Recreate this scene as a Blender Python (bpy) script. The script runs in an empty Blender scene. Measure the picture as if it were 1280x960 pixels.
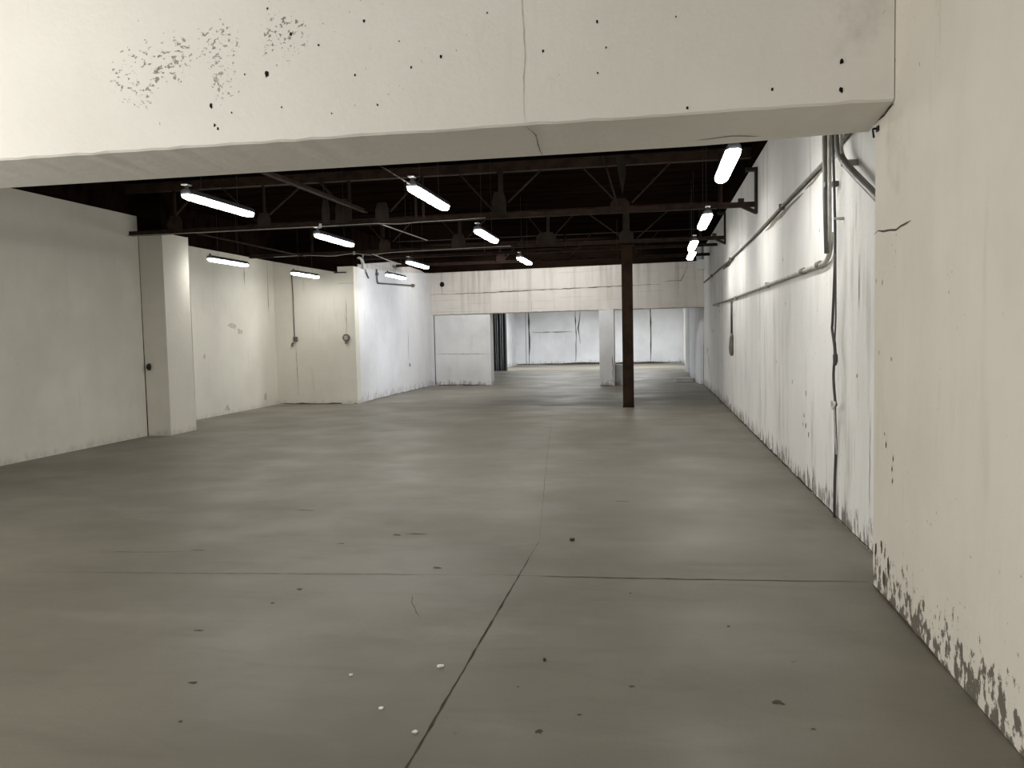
import bpy, bmesh, math, random
from mathutils import Vector, Matrix
random.seed(7)
S = bpy.context.scene
COL = S.collection

# ------------------------------------------------------------------ materials
def new_mat(name):
    m = bpy.data.materials.new(name); m.use_nodes = True
    nt = m.node_tree; b = nt.nodes['Principled BSDF']
    return m, nt, b

class G:
    """small helper around a node tree"""
    def __init__(s, nt):
        s.nt = nt
        s.co = s.n('ShaderNodeTexCoord').outputs['Object']
    def n(s, t, **k):
        x = s.nt.nodes.new(t)
        for a, v in k.items(): setattr(x, a, v)
        return x
    def put(s, sock, v):
        if hasattr(v, 'links'): s.nt.links.new(v, sock)
        else: sock.default_value = v
    def mapping(s, scale, loc=(0, 0, 0), rot=(0, 0, 0)):
        m = s.n('ShaderNodeMapping'); s.put(m.inputs[0], s.co)
        m.inputs['Scale'].default_value = scale; m.inputs['Location'].default_value = loc
        m.inputs['Rotation'].default_value = rot
        return m.outputs[0]
    def noise(s, scale=(1, 1, 1), loc=(0, 0, 0), detail=4, rough=.55, dist=0):
        x = s.n('ShaderNodeTexNoise'); s.put(x.inputs['Vector'], s.mapping(scale, loc))
        x.inputs['Scale'].default_value = 1; x.inputs['Detail'].default_value = detail
        x.inputs['Roughness'].default_value = rough; x.inputs['Distortion'].default_value = dist
        return x.outputs[0]
    def ramp(s, v, a, b, lo=0., hi=1.):
        x = s.n('ShaderNodeMapRange', interpolation_type='SMOOTHSTEP'); s.put(x.inputs['Value'], v)
        x.inputs['From Min'].default_value = a; x.inputs['From Max'].default_value = b
        x.inputs['To Min'].default_value = lo; x.inputs['To Max'].default_value = hi
        return x.outputs[0]
    def math(s, op, a, b=0.):
        x = s.n('ShaderNodeMath', operation=op); s.put(x.inputs[0], a); s.put(x.inputs[1], b)
        return x.outputs[0]
    def mix(s, f, a, b):
        x = s.n('ShaderNodeMix', data_type='RGBA'); s.put(x.inputs['Factor'], f)
        s.put(x.inputs['A'], a); s.put(x.inputs['B'], b)
        return x.outputs['Result']
    def xyz(s):
        x = s.n('ShaderNodeSeparateXYZ'); s.put(x.inputs[0], s.co); return x.outputs
    def dist(s, p):
        x = s.n('ShaderNodeVectorMath', operation='DISTANCE'); s.put(x.inputs[0], s.co); x.inputs[1].default_value = p
        return x.outputs['Value']
    def bump(s, bsdf, h, strength=.3, d=.01):
        x = s.n('ShaderNodeBump'); x.inputs['Strength'].default_value = strength; x.inputs['Distance'].default_value = d
        s.put(x.inputs['Height'], h); s.put(bsdf.inputs['Normal'], x.outputs[0])

def c4(c): return (c[0], c[1], c[2], 1)

def paint(name, base, dark, streak=.35, base_grime=.6, grime_h=.5, speck=.5, cluster=(), chip_col=(.10, .085, .065),
          mott=.16, streak_thr=(.56, .72), seed=0., grime_thr=(.50, .60), gs=(9, 9, 4), rough=.75, specks_thr=(.70, .74)):
    m, nt, b = new_mat(name); g = G(nt)
    L = (seed * 3.1, seed * 1.7, seed * 2.3)
    col = g.mix(g.ramp(g.noise((.55, .55, .55), L, 5, .6), .35, .7, 0, mott), c4(base), c4([x * .55 for x in dark]))
    # long runs down the wall
    st = g.ramp(g.noise((2.4, 2.4, .5), L, 5, .62), .46, .74, 0, streak * .6)
    col = g.mix(st, col, c4([a * .5 + b_ * .5 for a, b_ in zip(base, dark)]))
    st = g.ramp(g.noise((6.5, 6.5, .7), L, 6, .65), streak_thr[0], streak_thr[1], 0, streak)
    st = g.math('MULTIPLY', st, g.ramp(g.noise((.7, .7, .5), (L[1], L[0], L[2]), 2), .42, .62))
    col = g.mix(st, col, c4(dark))
    # small pits and flecks
    if speck > 0:
        sp = g.ramp(g.noise((38, 38, 26), L, 2, .5), specks_thr[0], specks_thr[1], 0, speck)
        sp = g.math('MULTIPLY', sp, g.ramp(g.noise((1.3, 1.3, 1.1), L, 3), .5, .64))
        col = g.mix(sp, col, c4(chip_col))
    # flaked paint next to the floor
    if base_grime > 0:
        z = g.xyz()[2]
        k = g.ramp(z, 0., grime_h, 1., 0.)
        f = g.noise(gs, L, 7, .7)
        f = g.math('ADD', f, g.math('MULTIPLY', g.math('SUBTRACT', k, .75), .30))
        f = g.ramp(f, grime_thr[0], grime_thr[1], 0, base_grime)
        f = g.math('MULTIPLY', f, g.ramp(k, 0, .15))
        col = g.mix(f, col, c4(chip_col))
    for (p, r, sc, t0, t1, a) in cluster:
        d = g.ramp(g.dist(p), r * .35, r, 1, 0)
        f = g.noise(sc, L, 4, .6)
        f = g.math('ADD', f, g.math('MULTIPLY', g.math('SUBTRACT', d, 1.), .35))
        col = g.mix(g.ramp(f, t0, t1, 0, a), col, c4(chip_col))
    g.put(b.inputs['Base Color'], col)
    b.inputs['Roughness'].default_value = rough
    b.inputs['Specular IOR Level'].default_value = .3
    g.bump(b, g.noise((16, 16, 16), L, 6, .6), .25, .012)
    return m

def plain(name, col, rough=.6, metal=0., var=.25, scale=9, spec=.4):
    m, nt, b = new_mat(name); g = G(nt)
    cc = g.mix(g.ramp(g.noise((scale,) * 3, (0, 0, 0), 4), .35, .7, 0, 1), c4(col), c4([x * (1 - var) for x in col]))
    g.put(b.inputs['Base Color'], cc)
    b.inputs['Roughness'].default_value = rough; b.inputs['Metallic'].default_value = metal
    b.inputs['Specular IOR Level'].default_value = spec
    return m

CREAM = (.71, .685, .60); WHITE = (.74, .735, .72); COOL = (.76, .775, .80)
M = {}
M['beam'] = paint('beam_paint', (.76, .735, .68), (.36, .31, .24), streak=.10, base_grime=0, speck=.55, mott=.10, seed=1.3, specks_thr=(.735, .765),
    cluster=[((-3.25, 4.8, 3.33), .40, (34, 34, 46), .56, .62, .75), ((-3.0, 4.8, 3.42), .30, (30, 34, 46), .55, .62, .7), ((-2.70, 4.8, 3.47), .30, (34, 34, 50), .56, .62, .7),
             ((-2.25, 4.8, 3.50), .32, (38, 38, 46), .57, .62, .75), ((-2.66, 4.8, 3.22), .22, (44, 44, 36), .57, .62, .6),
             ((1.20, 4.8, 3.22), .5, (3, 3, 2.4), .5, .8, .28)])
M['pillar'] = paint('pillar_paint', (.73, .685, .60), (.42, .37, .29), streak=.30, base_grime=.92, grime_h=.62, speck=.75, seed=2.1, grime_thr=(.535, .57), gs=(17, 15, 9),
    cluster=[((1.33, 4.75, 2.62), .55, (2.4, 2.4, 1.6), .46, .8, .42)])
M['right'] = paint('right_wall_paint', (.80, .793, .76), (.36, .33, .28), streak=.52, base_grime=.85, grime_h=.50, speck=.7, seed=3.4, grime_thr=(.50, .62), streak_thr=(.50, .68), gs=(11, 11, 3.2))
M['cream'] = paint('cream_wall_paint', CREAM, (.38, .345, .27), streak=.26, base_grime=.30, grime_h=.22, grime_thr=(.42, .74), speck=.35, seed=4.2, mott=.18)
M['cool'] = paint('white_wall_paint', (.77, .775, .785), (.42, .41, .40), streak=.42, base_grime=.38, grime_h=.5, grime_thr=(.44, .70), speck=.3, seed=5.7, mott=.22)
M['panel'] = paint('panel_paint', (.74, .74, .735), (.45, .43, .40), streak=.34, base_grime=.5, grime_h=.40, speck=.6, seed=6.6, mott=.32)
M['backroom'] = paint('back_room_paint', (.77, .785, .815), (.42, .42, .43), streak=.24, base_grime=.35, grime_h=.45, speck=.4, seed=7.7, mott=.28)

def concrete_boards(name):
    m, nt, b = new_mat(name); g = G(nt)
    col = g.mix(g.ramp(g.noise((.6, .6, .9), (3, 1, 2), 5), .35, .7, 0, .55), (.66, .625, .575, 1), (.54, .505, .455, 1))
    st = g.ramp(g.noise((6, 6, .25), (9, 4, 1), 6, .65), .46, .66, 0, .55)
    top = g.ramp(g.xyz()[2], 2.4, 3.7, .45, 1.)
    col = g.mix(g.math('MULTIPLY', st, top), col, (.33, .30, .265, 1))
    lt = g.ramp(g.noise((3, 3, .6), (1, 7, 3), 5), .55, .75, 0, .4)
    col = g.mix(lt, col, (.74, .715, .675, 1))
    ln = g.ramp(g.noise((.5, .5, 14), (2, 2, 2), 3), .58, .7, 0, .22)
    col = g.mix(ln, col, (.25, .22, .19, 1))
    g.put(b.inputs['Base Color'], col); b.inputs['Roughness'].default_value = .85
    g.bump(b, g.noise((9, 9, 4), (0, 0, 0), 6), .3, .015)
    return m
M['lintel'] = concrete_boards('stained_concrete')

def floor_mat():
    m, nt, b = new_mat('floor_concrete'); g = G(nt)
    col = g.mix(g.ramp(g.noise((.35, .30, 1), (5, 2, 0), 6, .6), .32, .70, 0, 1), (.212, .195, .155, 1), (.158, .145, .113, 1))
    # trowel drag marks across the slab
    dr = g.ramp(g.noise((.8, 3.4, 1), (1, 9, 0), 6, .65, .6), .50, .74, 0, .45)
    col = g.mix(dr, col, (.118, .107, .082, 1))
    lt = g.ramp(g.noise((.5, 1.6, 1), (8, 3, 0), 5, .6, .4), .54, .72, 0, .40)
    col = g.mix(lt, col, (.262, .244, .202, 1))
    sp = g.ramp(g.noise((13, 13, 1), (2, 2, 0), 3, .5), .71, .76, 0, .55)
    sp = g.math('MULTIPLY', sp, g.ramp(g.noise((.9, .9, 1), (6, 6, 0), 2), .48, .62))
    col = g.mix(sp, col, (.09, .08, .065, 1))
    fine = g.ramp(g.noise((60, 60, 1), (0, 0, 0), 2, .5), .3, .7, .0, .16)
    col = g.mix(fine, col, (.14, .125, .10, 1))
    # dirt gathered along the right wall
    x = g.xyz()[0]
    ed = g.math('MULTIPLY', g.ramp(x, .55, 1.5), g.ramp(g.noise((1.5, .8, 1), (4, 4, 0), 5), .38, .66, 0, .6))
    col = g.mix(ed, col, (.13, .115, .088, 1))
    g.put(b.inputs['Base Color'], col)
    rg = g.ramp(g.noise((.8, .9, 1), (3, 3, 0), 4), .3, .7, .42, .62)
    g.put(b.inputs['Roughness'], rg); b.inputs['Specular IOR Level'].default_value = .35
    g.bump(b, g.noise((7, 7, 1), (0, 0, 0), 7, .65), .12, .012)
    return m
M['floor'] = floor_mat()

def deck_mat():
    m, nt, b = new_mat('dark_deck_boards'); g = G(nt)
    col = g.mix(g.ramp(g.noise((.5, 5, 3), (0, 0, 0), 5), .35, .7), (.013, .0074, .005, 1), (.004, .0026, .002, 1))
    g.put(b.inputs['Base Color'], col); b.inputs['Roughness'].default_value = .85; b.inputs['Specular IOR Level'].default_value = 0
    g.bump(b, g.noise((1, 30, 8), (0, 0, 0), 4), .3, .01)
    return m
M['deck'] = deck_mat()
M['steel'] = plain('rusty_brown_steel', (.044, .0245, .0155), .7, 0, .55, 6, .2)
M['strut'] = plain('dusty_brown_steel', (.040, .030, .022), .75, 0, .45, 5, .2)
M['post'] = plain('dark_brown_post_paint', (.030, .0175, .0105), .75, 0, .5, 4, .08)
M['black'] = plain('black_void', (.012, .011, .010), .8, 0, .2, 9, .1)
M['crack'] = plain('crack_dirt_shade', (.10, .085, .065), .9, 0, .4, 12, .1)
M['hair'] = plain('hairline_dirt_shade', (.30, .27, .22), .9, 0, .3, 12, .1)
M['faint'] = plain('faint_scuff', (.56, .535, .46), .9, 0, .35, 18, .1)
M['joint'] = plain('joint_dirt', (.085, .075, .057), .9, 0, .4, 10, .1)
M['jointfaint'] = plain('worn_joint_dirt_shade', (.150, .136, .108), .9, 0, .35, 10, .1)
M['stain'] = plain('oil_spot', (.075, .064, .048), .7, 0, .4, 20, .2)
M['conduit'] = plain('painted_grey_conduit', (.46, .45, .41), .5, .0, .4, 7, .4)
M['conduitdark'] = plain('dark_grey_conduit', (.15, .14, .12), .5, .0, .4, 7, .4)
M['cable'] = plain('black_cable_sheath', (.065, .060, .052), .55, 0, .3, 8, .4)
M['palecable'] = plain('pale_cable_sheath', (.62, .60, .56), .5, 0, .25, 8, .4)
M['housing'] = plain('charcoal_lamp_housing', (.045, .045, .047), .5, 0, .2, 8, .4)
M['brightspot'] = plain('bright_spot_white', (.82, .82, .82), .4, 0, .1, 8, .4)
M['flake'] = plain('white_paint_flake', (.86, .85, .82), .6, 0, .1, 30, .3)
M['iron'] = plain('black_iron', (.020, .016, .014), .65, 0, .3, 8, .3)
M['insul'] = plain('torn_white_wrap', (.70, .69, .66), .8, 0, .3, 12, .2)
M['slab'] = plain('pale_slab', (.55, .54, .51), .85, 0, .15, 3, .2)
M['curtain'] = plain('charcoal_door_vinyl', (.028, .028, .028), .5, 0, .3, 3, .4)
def lamp_mat(e=48):
    m, nt, b = new_mat('lit_diffuser')
    b.inputs['Base Color'].default_value = (.9, .9, .9, 1); b.inputs['Roughness'].default_value = .4
    b.inputs['Emission Color'].default_value = (1, .985, .955, 1); b.inputs['Emission Strength'].default_value = e
    return m
M['lamp'] = lamp_mat(); M['lamp_dim'] = lamp_mat(36)  # second one is weaker, so the right wall doesn't burn out

# ------------------------------------------------------------------ mesh builder
class MB:
    def __init__(s): s.v = []; s.f = []; s.mi = []; s.mats = []
    def m(s, key):
        if key not in s.mats: s.mats.append(key)
        return s.mats.index(key)
    def add(s, vs, fs, key):
        o = len(s.v); i = s.m(key)
        s.v += [Vector(x) for x in vs]
        for f in fs: s.f.append([o + k for k in f]); s.mi.append(i)
    def box(s, a, b, key):
        x0, y0, z0 = [min(p, q) for p, q in zip(a, b)]; x1, y1, z1 = [max(p, q) for p, q in zip(a, b)]
        s.add([(x0, y0, z0), (x1, y0, z0), (x1, y1, z0), (x0, y1, z0), (x0, y0, z1), (x1, y0, z1), (x1, y1, z1), (x0, y1, z1)],
              [(0, 3, 2, 1), (4, 5, 6, 7), (0, 1, 5, 4), (1, 2, 6, 5), (2, 3, 7, 6), (3, 0, 4, 7)], key)
    def prism(s, poly, d, key):
        """closed prism: polygon (3-D points in order) pushed along vector d"""
        n = len(poly); d = Vector(d); P = [Vector(p) for p in poly]
        nn = Vector((0, 0, 0))
        for i in range(n):
            nn += P[i].cross(P[(i + 1) % n])
        if nn.dot(d) > 0: P = P[::-1]
        vs = P + [p + d for p in P]
        fs = [list(range(n)), list(range(2 * n - 1, n - 1, -1))]
        for i in range(n):
            j = (i + 1) % n; fs.append((i, i + n, j + n, j)) 
        fs[2:] = [f[::-1] for f in fs[2:]]
        s.add(vs, fs, key)
    def bar(s, p, q, w, h, key, up=(0, 0, 1), w2=None, h2=None):
        p, q = Vector(p), Vector(q); d = (q - p).normalized(); up = Vector(up)
        if abs(d.dot(up)) > .98: up = Vector((0, 1, 0))
        r = d.cross(up).normalized(); u = r.cross(d)
        w2 = w if w2 is None else w2; h2 = h if h2 is None else h2
        vs = []
        for c, ww, hh in ((p, w, h), (q, w2, h2)):
            for a, b in ((-1, -1), (1, -1), (1, 1), (-1, 1)):
                vs.append(c + r * a * ww / 2 + u * b * hh / 2)
        s.add(vs, [(3, 2, 1, 0), (4, 5, 6, 7), (0, 1, 5, 4), (1, 2, 6, 5), (2, 3, 7, 6), (3, 0, 4, 7)], key)
    def angle(s, p, q, leg, t, key, up=(0, 0, 1)):
        """steel L-section"""
        p, q = Vector(p), Vector(q); d = (q - p).normalized(); up = Vector(up)
        r = d.cross(up).normalized(); u = r.cross(d)
        prof = [(-leg / 2, -leg / 2), (leg / 2, -leg / 2), (leg / 2, -leg / 2 + t), (-leg / 2 + t, -leg / 2 + t), (-leg / 2 + t, leg / 2), (-leg / 2, leg / 2)]
        s.prism([p + r * a + u * b for a, b in prof], q - p, key)
    def tube(s, pts, r, key, n=10, cap=True):
        P = [Vector(p) for p in pts]; rings = []
        rr = r if isinstance(r, (list, tuple)) else [r] * len(P)
        ref = None
        for i, p in enumerate(P):
            d = ((P[min(i + 1, len(P) - 1)] - P[max(i - 1, 0)])).normalized()
            if ref is None:
                ref = Vector((0, 0, 1)) if abs(d.z) < .9 else Vector((0, 1, 0))
            a = (ref - d * ref.dot(d)).normalized(); ref = a; b = d.cross(a)
            rings.append([p + (a * math.cos(2 * math.pi * k / n) + b * math.sin(2 * math.pi * k / n)) * rr[i] for k in range(n)])
        vs = [v for R in rings for v in R]; fs = []
        for i in range(len(P) - 1):
            for k in range(n):
                fs.append((i * n + k, i * n + (k + 1) % n, (i + 1) * n + (k + 1) % n, (i + 1) * n + k))
        if cap:
            fs.append(tuple(range(n - 1, -1, -1))); fs.append(tuple(range((len(P) - 1) * n, len(P) * n)))
        s.add(vs, fs, key)
    def ribbon(s, pts, w, nrm, key, jit=0.):
        """thin crack, joint or shade strip lying on a surface"""
        P = [Vector(p) for p in pts]; N = Vector(nrm); Q = []
        for i in range(len(P) - 1):
            k = max(1, int((P[i + 1] - P[i]).length / max(.05, w * 6)))
            k = min(k, 60)
            for j in range(k): Q.append(P[i].lerp(P[i + 1], j / k))
        Q.append(P[-1]); vs = []
        for i, p in enumerate(Q):
            d = (Q[min(i + 1, len(Q) - 1)] - Q[max(i - 1, 0)]).normalized(); r = d.cross(N).normalized()
            e = min(1., .25 + 3 * min(i, len(Q) - 1 - i) / len(Q)) if jit else 1.
            ww = w * (1 + random.uniform(-.5, .6) * (1 if jit else 0)) * e
            c = p + r * random.uniform(-jit, jit)
            vs += [c - r * ww / 2, c + r * ww / 2]
        s.add(vs, [(2 * i, 2 * i + 1, 2 * i + 3, 2 * i + 2) for i in range(len(Q) - 1)], key)
    def blob(s, c, rx, ry, ax, ay, key, n=11, rag=.35):
        c, ax, ay = Vector(c), Vector(ax), Vector(ay)
        vs = []
        for k in range(n):
            t = 2 * math.pi * k / n; q = 1 + random.uniform(-rag, rag)
            vs.append(c + ax * math.cos(t) * rx * q + ay * math.sin(t) * ry * q)
        s.add(vs, [tuple(range(n))], key)
    def lathe(s, prof, key, c=(0, 0, 0), n=16):
        vs = []; fs = []
        for r, z in prof:
            for k in range(n):
                t = 2 * math.pi * k / n; vs.append(Vector(c) + Vector((r * math.cos(t), r * math.sin(t), z)))
        for i in range(len(prof) - 1):
            for k in range(n):
                fs.append((i * n + k, i * n + (k + 1) % n, (i + 1) * n + (k + 1) % n, (i + 1) * n + k))
        fs.append(tuple(range(n - 1, -1, -1))); fs.append(tuple(range((len(prof) - 1) * n, len(prof) * n)))
        s.add(vs, fs, key)
    def build(s, name, parent=None, smooth=False, bevel=0.):
        me = bpy.data.meshes.new(name); me.from_pydata([tuple(v) for v in s.v], [], s.f)
        for k in s.mats: me.materials.append(M[k])
        for p, i in zip(me.polygons, s.mi): p.material_index = i; p.use_smooth = smooth
        me.update()
        o = bpy.data.objects.new(name, me); COL.objects.link(o)
        if parent is not None: o.parent = parent
        if bevel > 0:
            b = o.modifiers.new('edge', 'BEVEL'); b.width = bevel; b.segments = 2; b.limit_method = 'ANGLE'
        return o

def tag(o, label, cat=None, group=None, kind=None):
    o['label'] = label
    if cat: o['category'] = cat
    if group: o['group'] = group
    if kind: o['kind'] = kind
    return o
def thing(name, loc, label, cat, group=None):
    o = bpy.data.objects.new(name, None); COL.objects.link(o); o.location = loc; o.empty_display_size = .1
    return tag(o, label, cat, group)
def struct(mb, name, label, cat, **k):
    return tag(mb.build(name, **k), label, cat, kind='structure')
def copy_thing(root, loc, label, group=None):
    r = root.copy(); COL.objects.link(r); r.location = loc; r['label'] = label
    if group: r['group'] = group
    for ch in list(root.children):
        c = ch.copy(); COL.objects.link(c); c.parent = r
        for gch in ch.children:
            d = gch.copy(); COL.objects.link(d); d.parent = c
    return r
def curve(pts, k=8):
    """Catmull-Rom through points"""
    P = [Vector(p) for p in pts]; P = [P[0] * 2 - P[1]] + P + [P[-1] * 2 - P[-2]]; out = []
    for i in range(1, len(P) - 2):
        a, b, c, d = P[i - 1:i + 3]
        for j in range(k):
            t = j / k
            out.append(.5 * ((2 * b) + (c - a) * t + (2 * a - 5 * b + 4 * c - d) * t * t + (3 * b - a - 3 * c + d) * t ** 3))
    out.append(P[-2]); return out

X, Y, Z = Vector((1, 0, 0)), Vector((0, 1, 0)), Vector((0, 0, 1))
DECK = 4.28

# ------------------------------------------------------------------ setting
f = MB(); f.box((-9.8, -5, -.2), (2.2, 43, 0), 'floor')
def fz(pts, z=.0012): return [(x, y, z) for x, y in pts]
f.ribbon(fz([(-.885, 6.08), (-.90, 4.6), (-.92, 2.8), (-.94, 0)]), .010, Z, 'joint', .002)
f.ribbon(fz([(-1.0, 5.17), (-.4, 5.18), (.5, 5.22), (1.33, 5.27)], .0014), .013, Z, 'joint', .004)
f.ribbon(fz([(-4.4, 4.90), (-3.62, 4.95), (-2.2, 5.07), (-1.0, 5.17)]), .010, Z, 'jointfaint', .004)
f.ribbon(fz([(-4.3, 5.42), (-3.99, 5.45), (-3.42, 5.51)]), .010, Z, 'jointfaint', .006)
f.ribbon(fz([(-1.9, 15), (-1.4, 10.5), (-.885, 6.08)]), .004, Z, 'jointfaint', .004)
f.ribbon(fz([(-7.9, 19.1), (-3.5, 18.2), (-.63, 17.62), (1.5, 17.2)]), .05, Z, 'jointfaint', .02)  # shadow line across the floor, drawn in as a faint joint
f.ribbon(fz([(-1.49, 4.69), (-1.42, 4.5), (-1.31, 4.29)]), .006, Z, 'jointfaint', .006)
for (x, y, rx, ry) in [(.52, 3.49, .022, .018), (-.47, 3.11, .017, .016), (-.11, 3.57, .012, .010), (-3.23, 6.98, .08, .018), (-2.06, 6.15, .028, .03), (-1.9, 6.2, .09, .012),
                       (-.31, 7.59, .075, .016), (-1.49, 5.29, .035, .018), (-2.25, 4.73, .022, .02), (-2.3, 4.46, .012, .012), (-1.98, 2.99, .010, .010),
                       (-.32, 3.27, .010, .008), (.39, 4.38, .014, .012), (.12, 2.87, .022, .018), (-3.45, 5.55, .06, .014), (-2.42, 5.85, .03, .012),
                       (-.62, 3.50, .006, .006), (-2.15, 3.35, .022, .014), (-2.5, 3.98, .03, .015), (.62, 3.27, .01, .006), (-.15, 4.88, .011, .01)]:
    f.blob((x, y, .0016 + random.uniform(0, .0003)), rx, ry, X, Y, 'stain' if rx < .025 else 'jointfaint', 12, .45)
struct(f, 'floor', 'worn grey brown concrete floor slab running through the whole warehouse', 'floor')

# the big beam over the camera's end of the hall
b = MB()
yf, yb, zf, zb, zt = 4.80, 5.44, 2.85, 2.805, 4.27
nx = 90; x0, x1 = -8.58, 1.325
vs = []; fs = []
for i in range(nx + 1):
    x = x0 + (x1 - x0) * i / nx
    e = random.uniform(-.006, .006)
    yb_ = yb - .11 * max(0, (x - .3)) / 1.03
    vs += [(x, yf, zt), (x, yf, zf + .012 + e), (x, yf + .012 + abs(e), zf + e * .6), (x, yb_ - .008, zb), (x, yb_, zb + .008), (x, yb_, zt)]
for i in range(nx):
    for k in range(5):
        a = i * 6 + k; fs.append((a, a + 1, a + 7, a + 6))
fs.append([0, 5, 4, 3, 2, 1]); fs.append([nx * 6 + k for k in range(6)])
b.add(vs, fs, 'beam')
yd = yf - .002
for (x, z, r) in [(-2.76, 3.10, .014), (-2.37, 3.27, .017), (-2.74, 2.98, .010), (-2.72, 2.955, .009), (-1.72, 3.54, .009), (-1.24, 3.29, .010), (1.05, 3.08, .013),
                  (1.05, 2.925, .014), (.68, 2.955, .008), (-1.79, 3.22, .007), (-1.65, 3.03, .008), (-1.43, 3.24, .007), (-.30, 3.41, .009), (-.25, 3.26, .006),
                  (.21, 2.885, .009), (-2.35, 3.67, .007), (-2.52, 3.28, .006), (-2.62, 3.05, .006), (-2.28, 3.06, .006), (-.62, 3.27, .008), (-1.95, 3.0, .005),
                  (-2.2, 3.5, .010), (-2.02, 3.42, .007), (-1.5, 3.4, .005), (-.30, 3.12, .006), (.15, 3.40, .005), (-.95, 3.52, .006)]:
    b.blob((x, yd, z), r * .8, r * 1.15, X, Z, 'black', 9, .3)
b.ribbon([(-.74, yd, 4.2), (-.74, yd, 3.58), (-.728, yd, 3.3), (-.742, yd, 3.02), (-.736, yd, 2.865)], .0045, -Y, 'faint', .003)
b.ribbon([(-.736, yf + .02, zf - .004), (-.70, 4.99, 2.834), (-.715, 5.2, 2.819), (-.72, 5.42, 2.803)], .007, -Z, 'hair', .004)
b.ribbon([(.28, 5.30, 2.811), (.50, 5.26, 2.814), (.75, 5.31, 2.811)], .012, -Z, 'hair', .01)
struct(b, 'concrete_beam', 'deep white painted concrete beam with pitted face spanning the hall overhead', 'beam')

p = MB()
p.box((1.33, 1.2, 0), (1.519, 5.2, 4.27), 'pillar')
px_ = 1.3285
p.ribbon([(px_, 5.2, 2.165), (px_, 5.12, 2.18), (px_, 5.0, 2.162), (px_, 4.76, 2.135), (px_, 4.5, 2.15)], .014, -X, 'crack', .006)
p.ribbon([(px_, 5.19, 2.83), (px_, 5.0, 2.825), (px_, 4.82, 2.84)], .014, -X, 'joint', .004)
p.ribbon([(px_, 5.19, 0.01), (px_, 4.6, .012), (px_, 4.0, .01)], .018, -X, 'crack', .004)
for (y, z, r) in [(4.92, .92, .015), (4.95, .98, .012), (4.80, .80, .012), (4.78, .86, .014), (4.79, .73, .012), (4.83, 1.42, .010), (5.12, .25, .03), (5.0, .30, .03), (4.85, .22, .04), (4.95, .12, .03), (5.08, 1.45, .01), (5.02, 1.86, .012), (5.15, 1.88, .01)]:
    p.blob((px_, y, z), r * .6, r * 1.3, Y, Z, 'crack', 9, .45)
struct(p, 'concrete_pillar', 'white concrete pillar with flaking base carrying the right end of the beam', 'pillar', bevel=.012)

w = MB(); w.box((1.52, -5, 0), (1.76, 42.9, 4.5), 'right')
wx = 1.5185
w.ribbon([(wx, 6.35, 2.15), (wx, 6.35, 1.75)], .014, -X, 'crack', .004)
w.ribbon([(wx, 6.45, 2.55), (wx, 6.46, 2.35)], .010, -X, 'crack', .004)
w.ribbon([(wx, 6.02, 1.0), (wx, 6.03, .25)], .010, -X, 'hair', .006)
w.ribbon([(wx, 11.9, 1.75), (wx, 12.0, 1.45)], .02, -X, 'crack', .01)
w.ribbon([(wx, 8.6, 2.975), (wx, 9.6, 2.96), (wx, 11.4, 2.93)], .055, -X, 'hair', .012)  # dark strips under the top conduit: dirt with its shadow drawn in
w.ribbon([(wx, 15.5, 2.93), (wx, 18, 2.92)], .06, -X, 'crack', .015)  # strip further back, also dirt with shadow drawn in
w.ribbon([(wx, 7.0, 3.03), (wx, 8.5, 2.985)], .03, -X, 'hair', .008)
w.ribbon([(wx, 23.6, .9), (wx, 23.2, 1.15), (wx, 22.6, .7), (wx, 22.3, .25)], .06, -X, 'crack', .03)
w.ribbon([(wx, 5.3, .01), (wx, 9, .012), (wx, 15, .012), (wx, 24, .01)], .025, -X, 'joint', .008)
for (y, z, r) in [(9.25, 1.02, .022), (8.55, .72, .02), (8.45, .62, .025), (8.3, .55, .02), (8.6, .62, .018), (8.45, .95, .02), (6.4, 1.24, .015), (10.4, 1.2, .015), (9.9, 2.42, .02), (9.7, 1.9, .015), (7.8, 2.5, .015), (15.6, 1.9, .03), (19, 2.05, .04), (21, 1.6, .05)]:
    w.blob((wx, y, z), r * .9, r * 1.2, Y, Z, 'crack', 9, .4)
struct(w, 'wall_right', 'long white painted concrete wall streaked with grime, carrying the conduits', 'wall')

w = MB(); w.box((-8.85, -5, 0), (-8.6, 12.43, 3.75), 'cream')
struct(w, 'wall_left_front', 'cream wall end at the far left nearest the beam', 'wall')
w = MB()
w.prism([(-8.578, 12.44, 0), (-8.18, 12.46, 0), (-8.18, 12.46, 3.47), (-8.592, 12.44, 3.47)], (0, .78, 0), 'cream')
w.box((-8.9, 12.435, 0), (-8.596, 13.22, 3.74), 'black')
w.blob((-8.36, 12.458, 2.02), .05, .03, X, Z, 'crack', 11, .5); w.blob((-8.42, 12.458, 2.10), .03, .05, X, Z, 'hair', 11, .5)
w.ribbon([(-8.36, 12.458, 2.35), (-8.37, 12.458, 2.12)], .012, -Y, 'hair', .006)
struct(w, 'wall_pilaster', 'square cream pilaster standing proud of the left wall beside a dark slit', 'pilaster', bevel=.008)
w = MB(); w.box((-9.5, 13.0, 0), (-9.25, 18.95, 3.55), 'cream')
w.ribbon([(-9.248, 18.35, 3.5), (-9.248, 18.33, 2.75), (-9.248, 18.34, 2.1)], .02, X, 'hair', .006)
for (y_, z_, a_, b_) in [(14.6, 2.05, .05, .14), (16.6, 1.95, .16, .06), (16.9, 1.82, .10, .05), (15.4, 1.3, .05, .05), (18.0, .25, .06, .12), (16.2, .12, .10, .07)]:
    w.blob((-9.248, y_, z_), a_, b_, Y, Z, 'faint', 13, .5)
w.ribbon([(-9.248, 17.2, 3.5), (-9.248, 17.2, 2.9)], .03, X, 'hair', .012)
struct(w, 'wall_left', 'long plain cream wall on the left between pilaster and return', 'wall')
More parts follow.
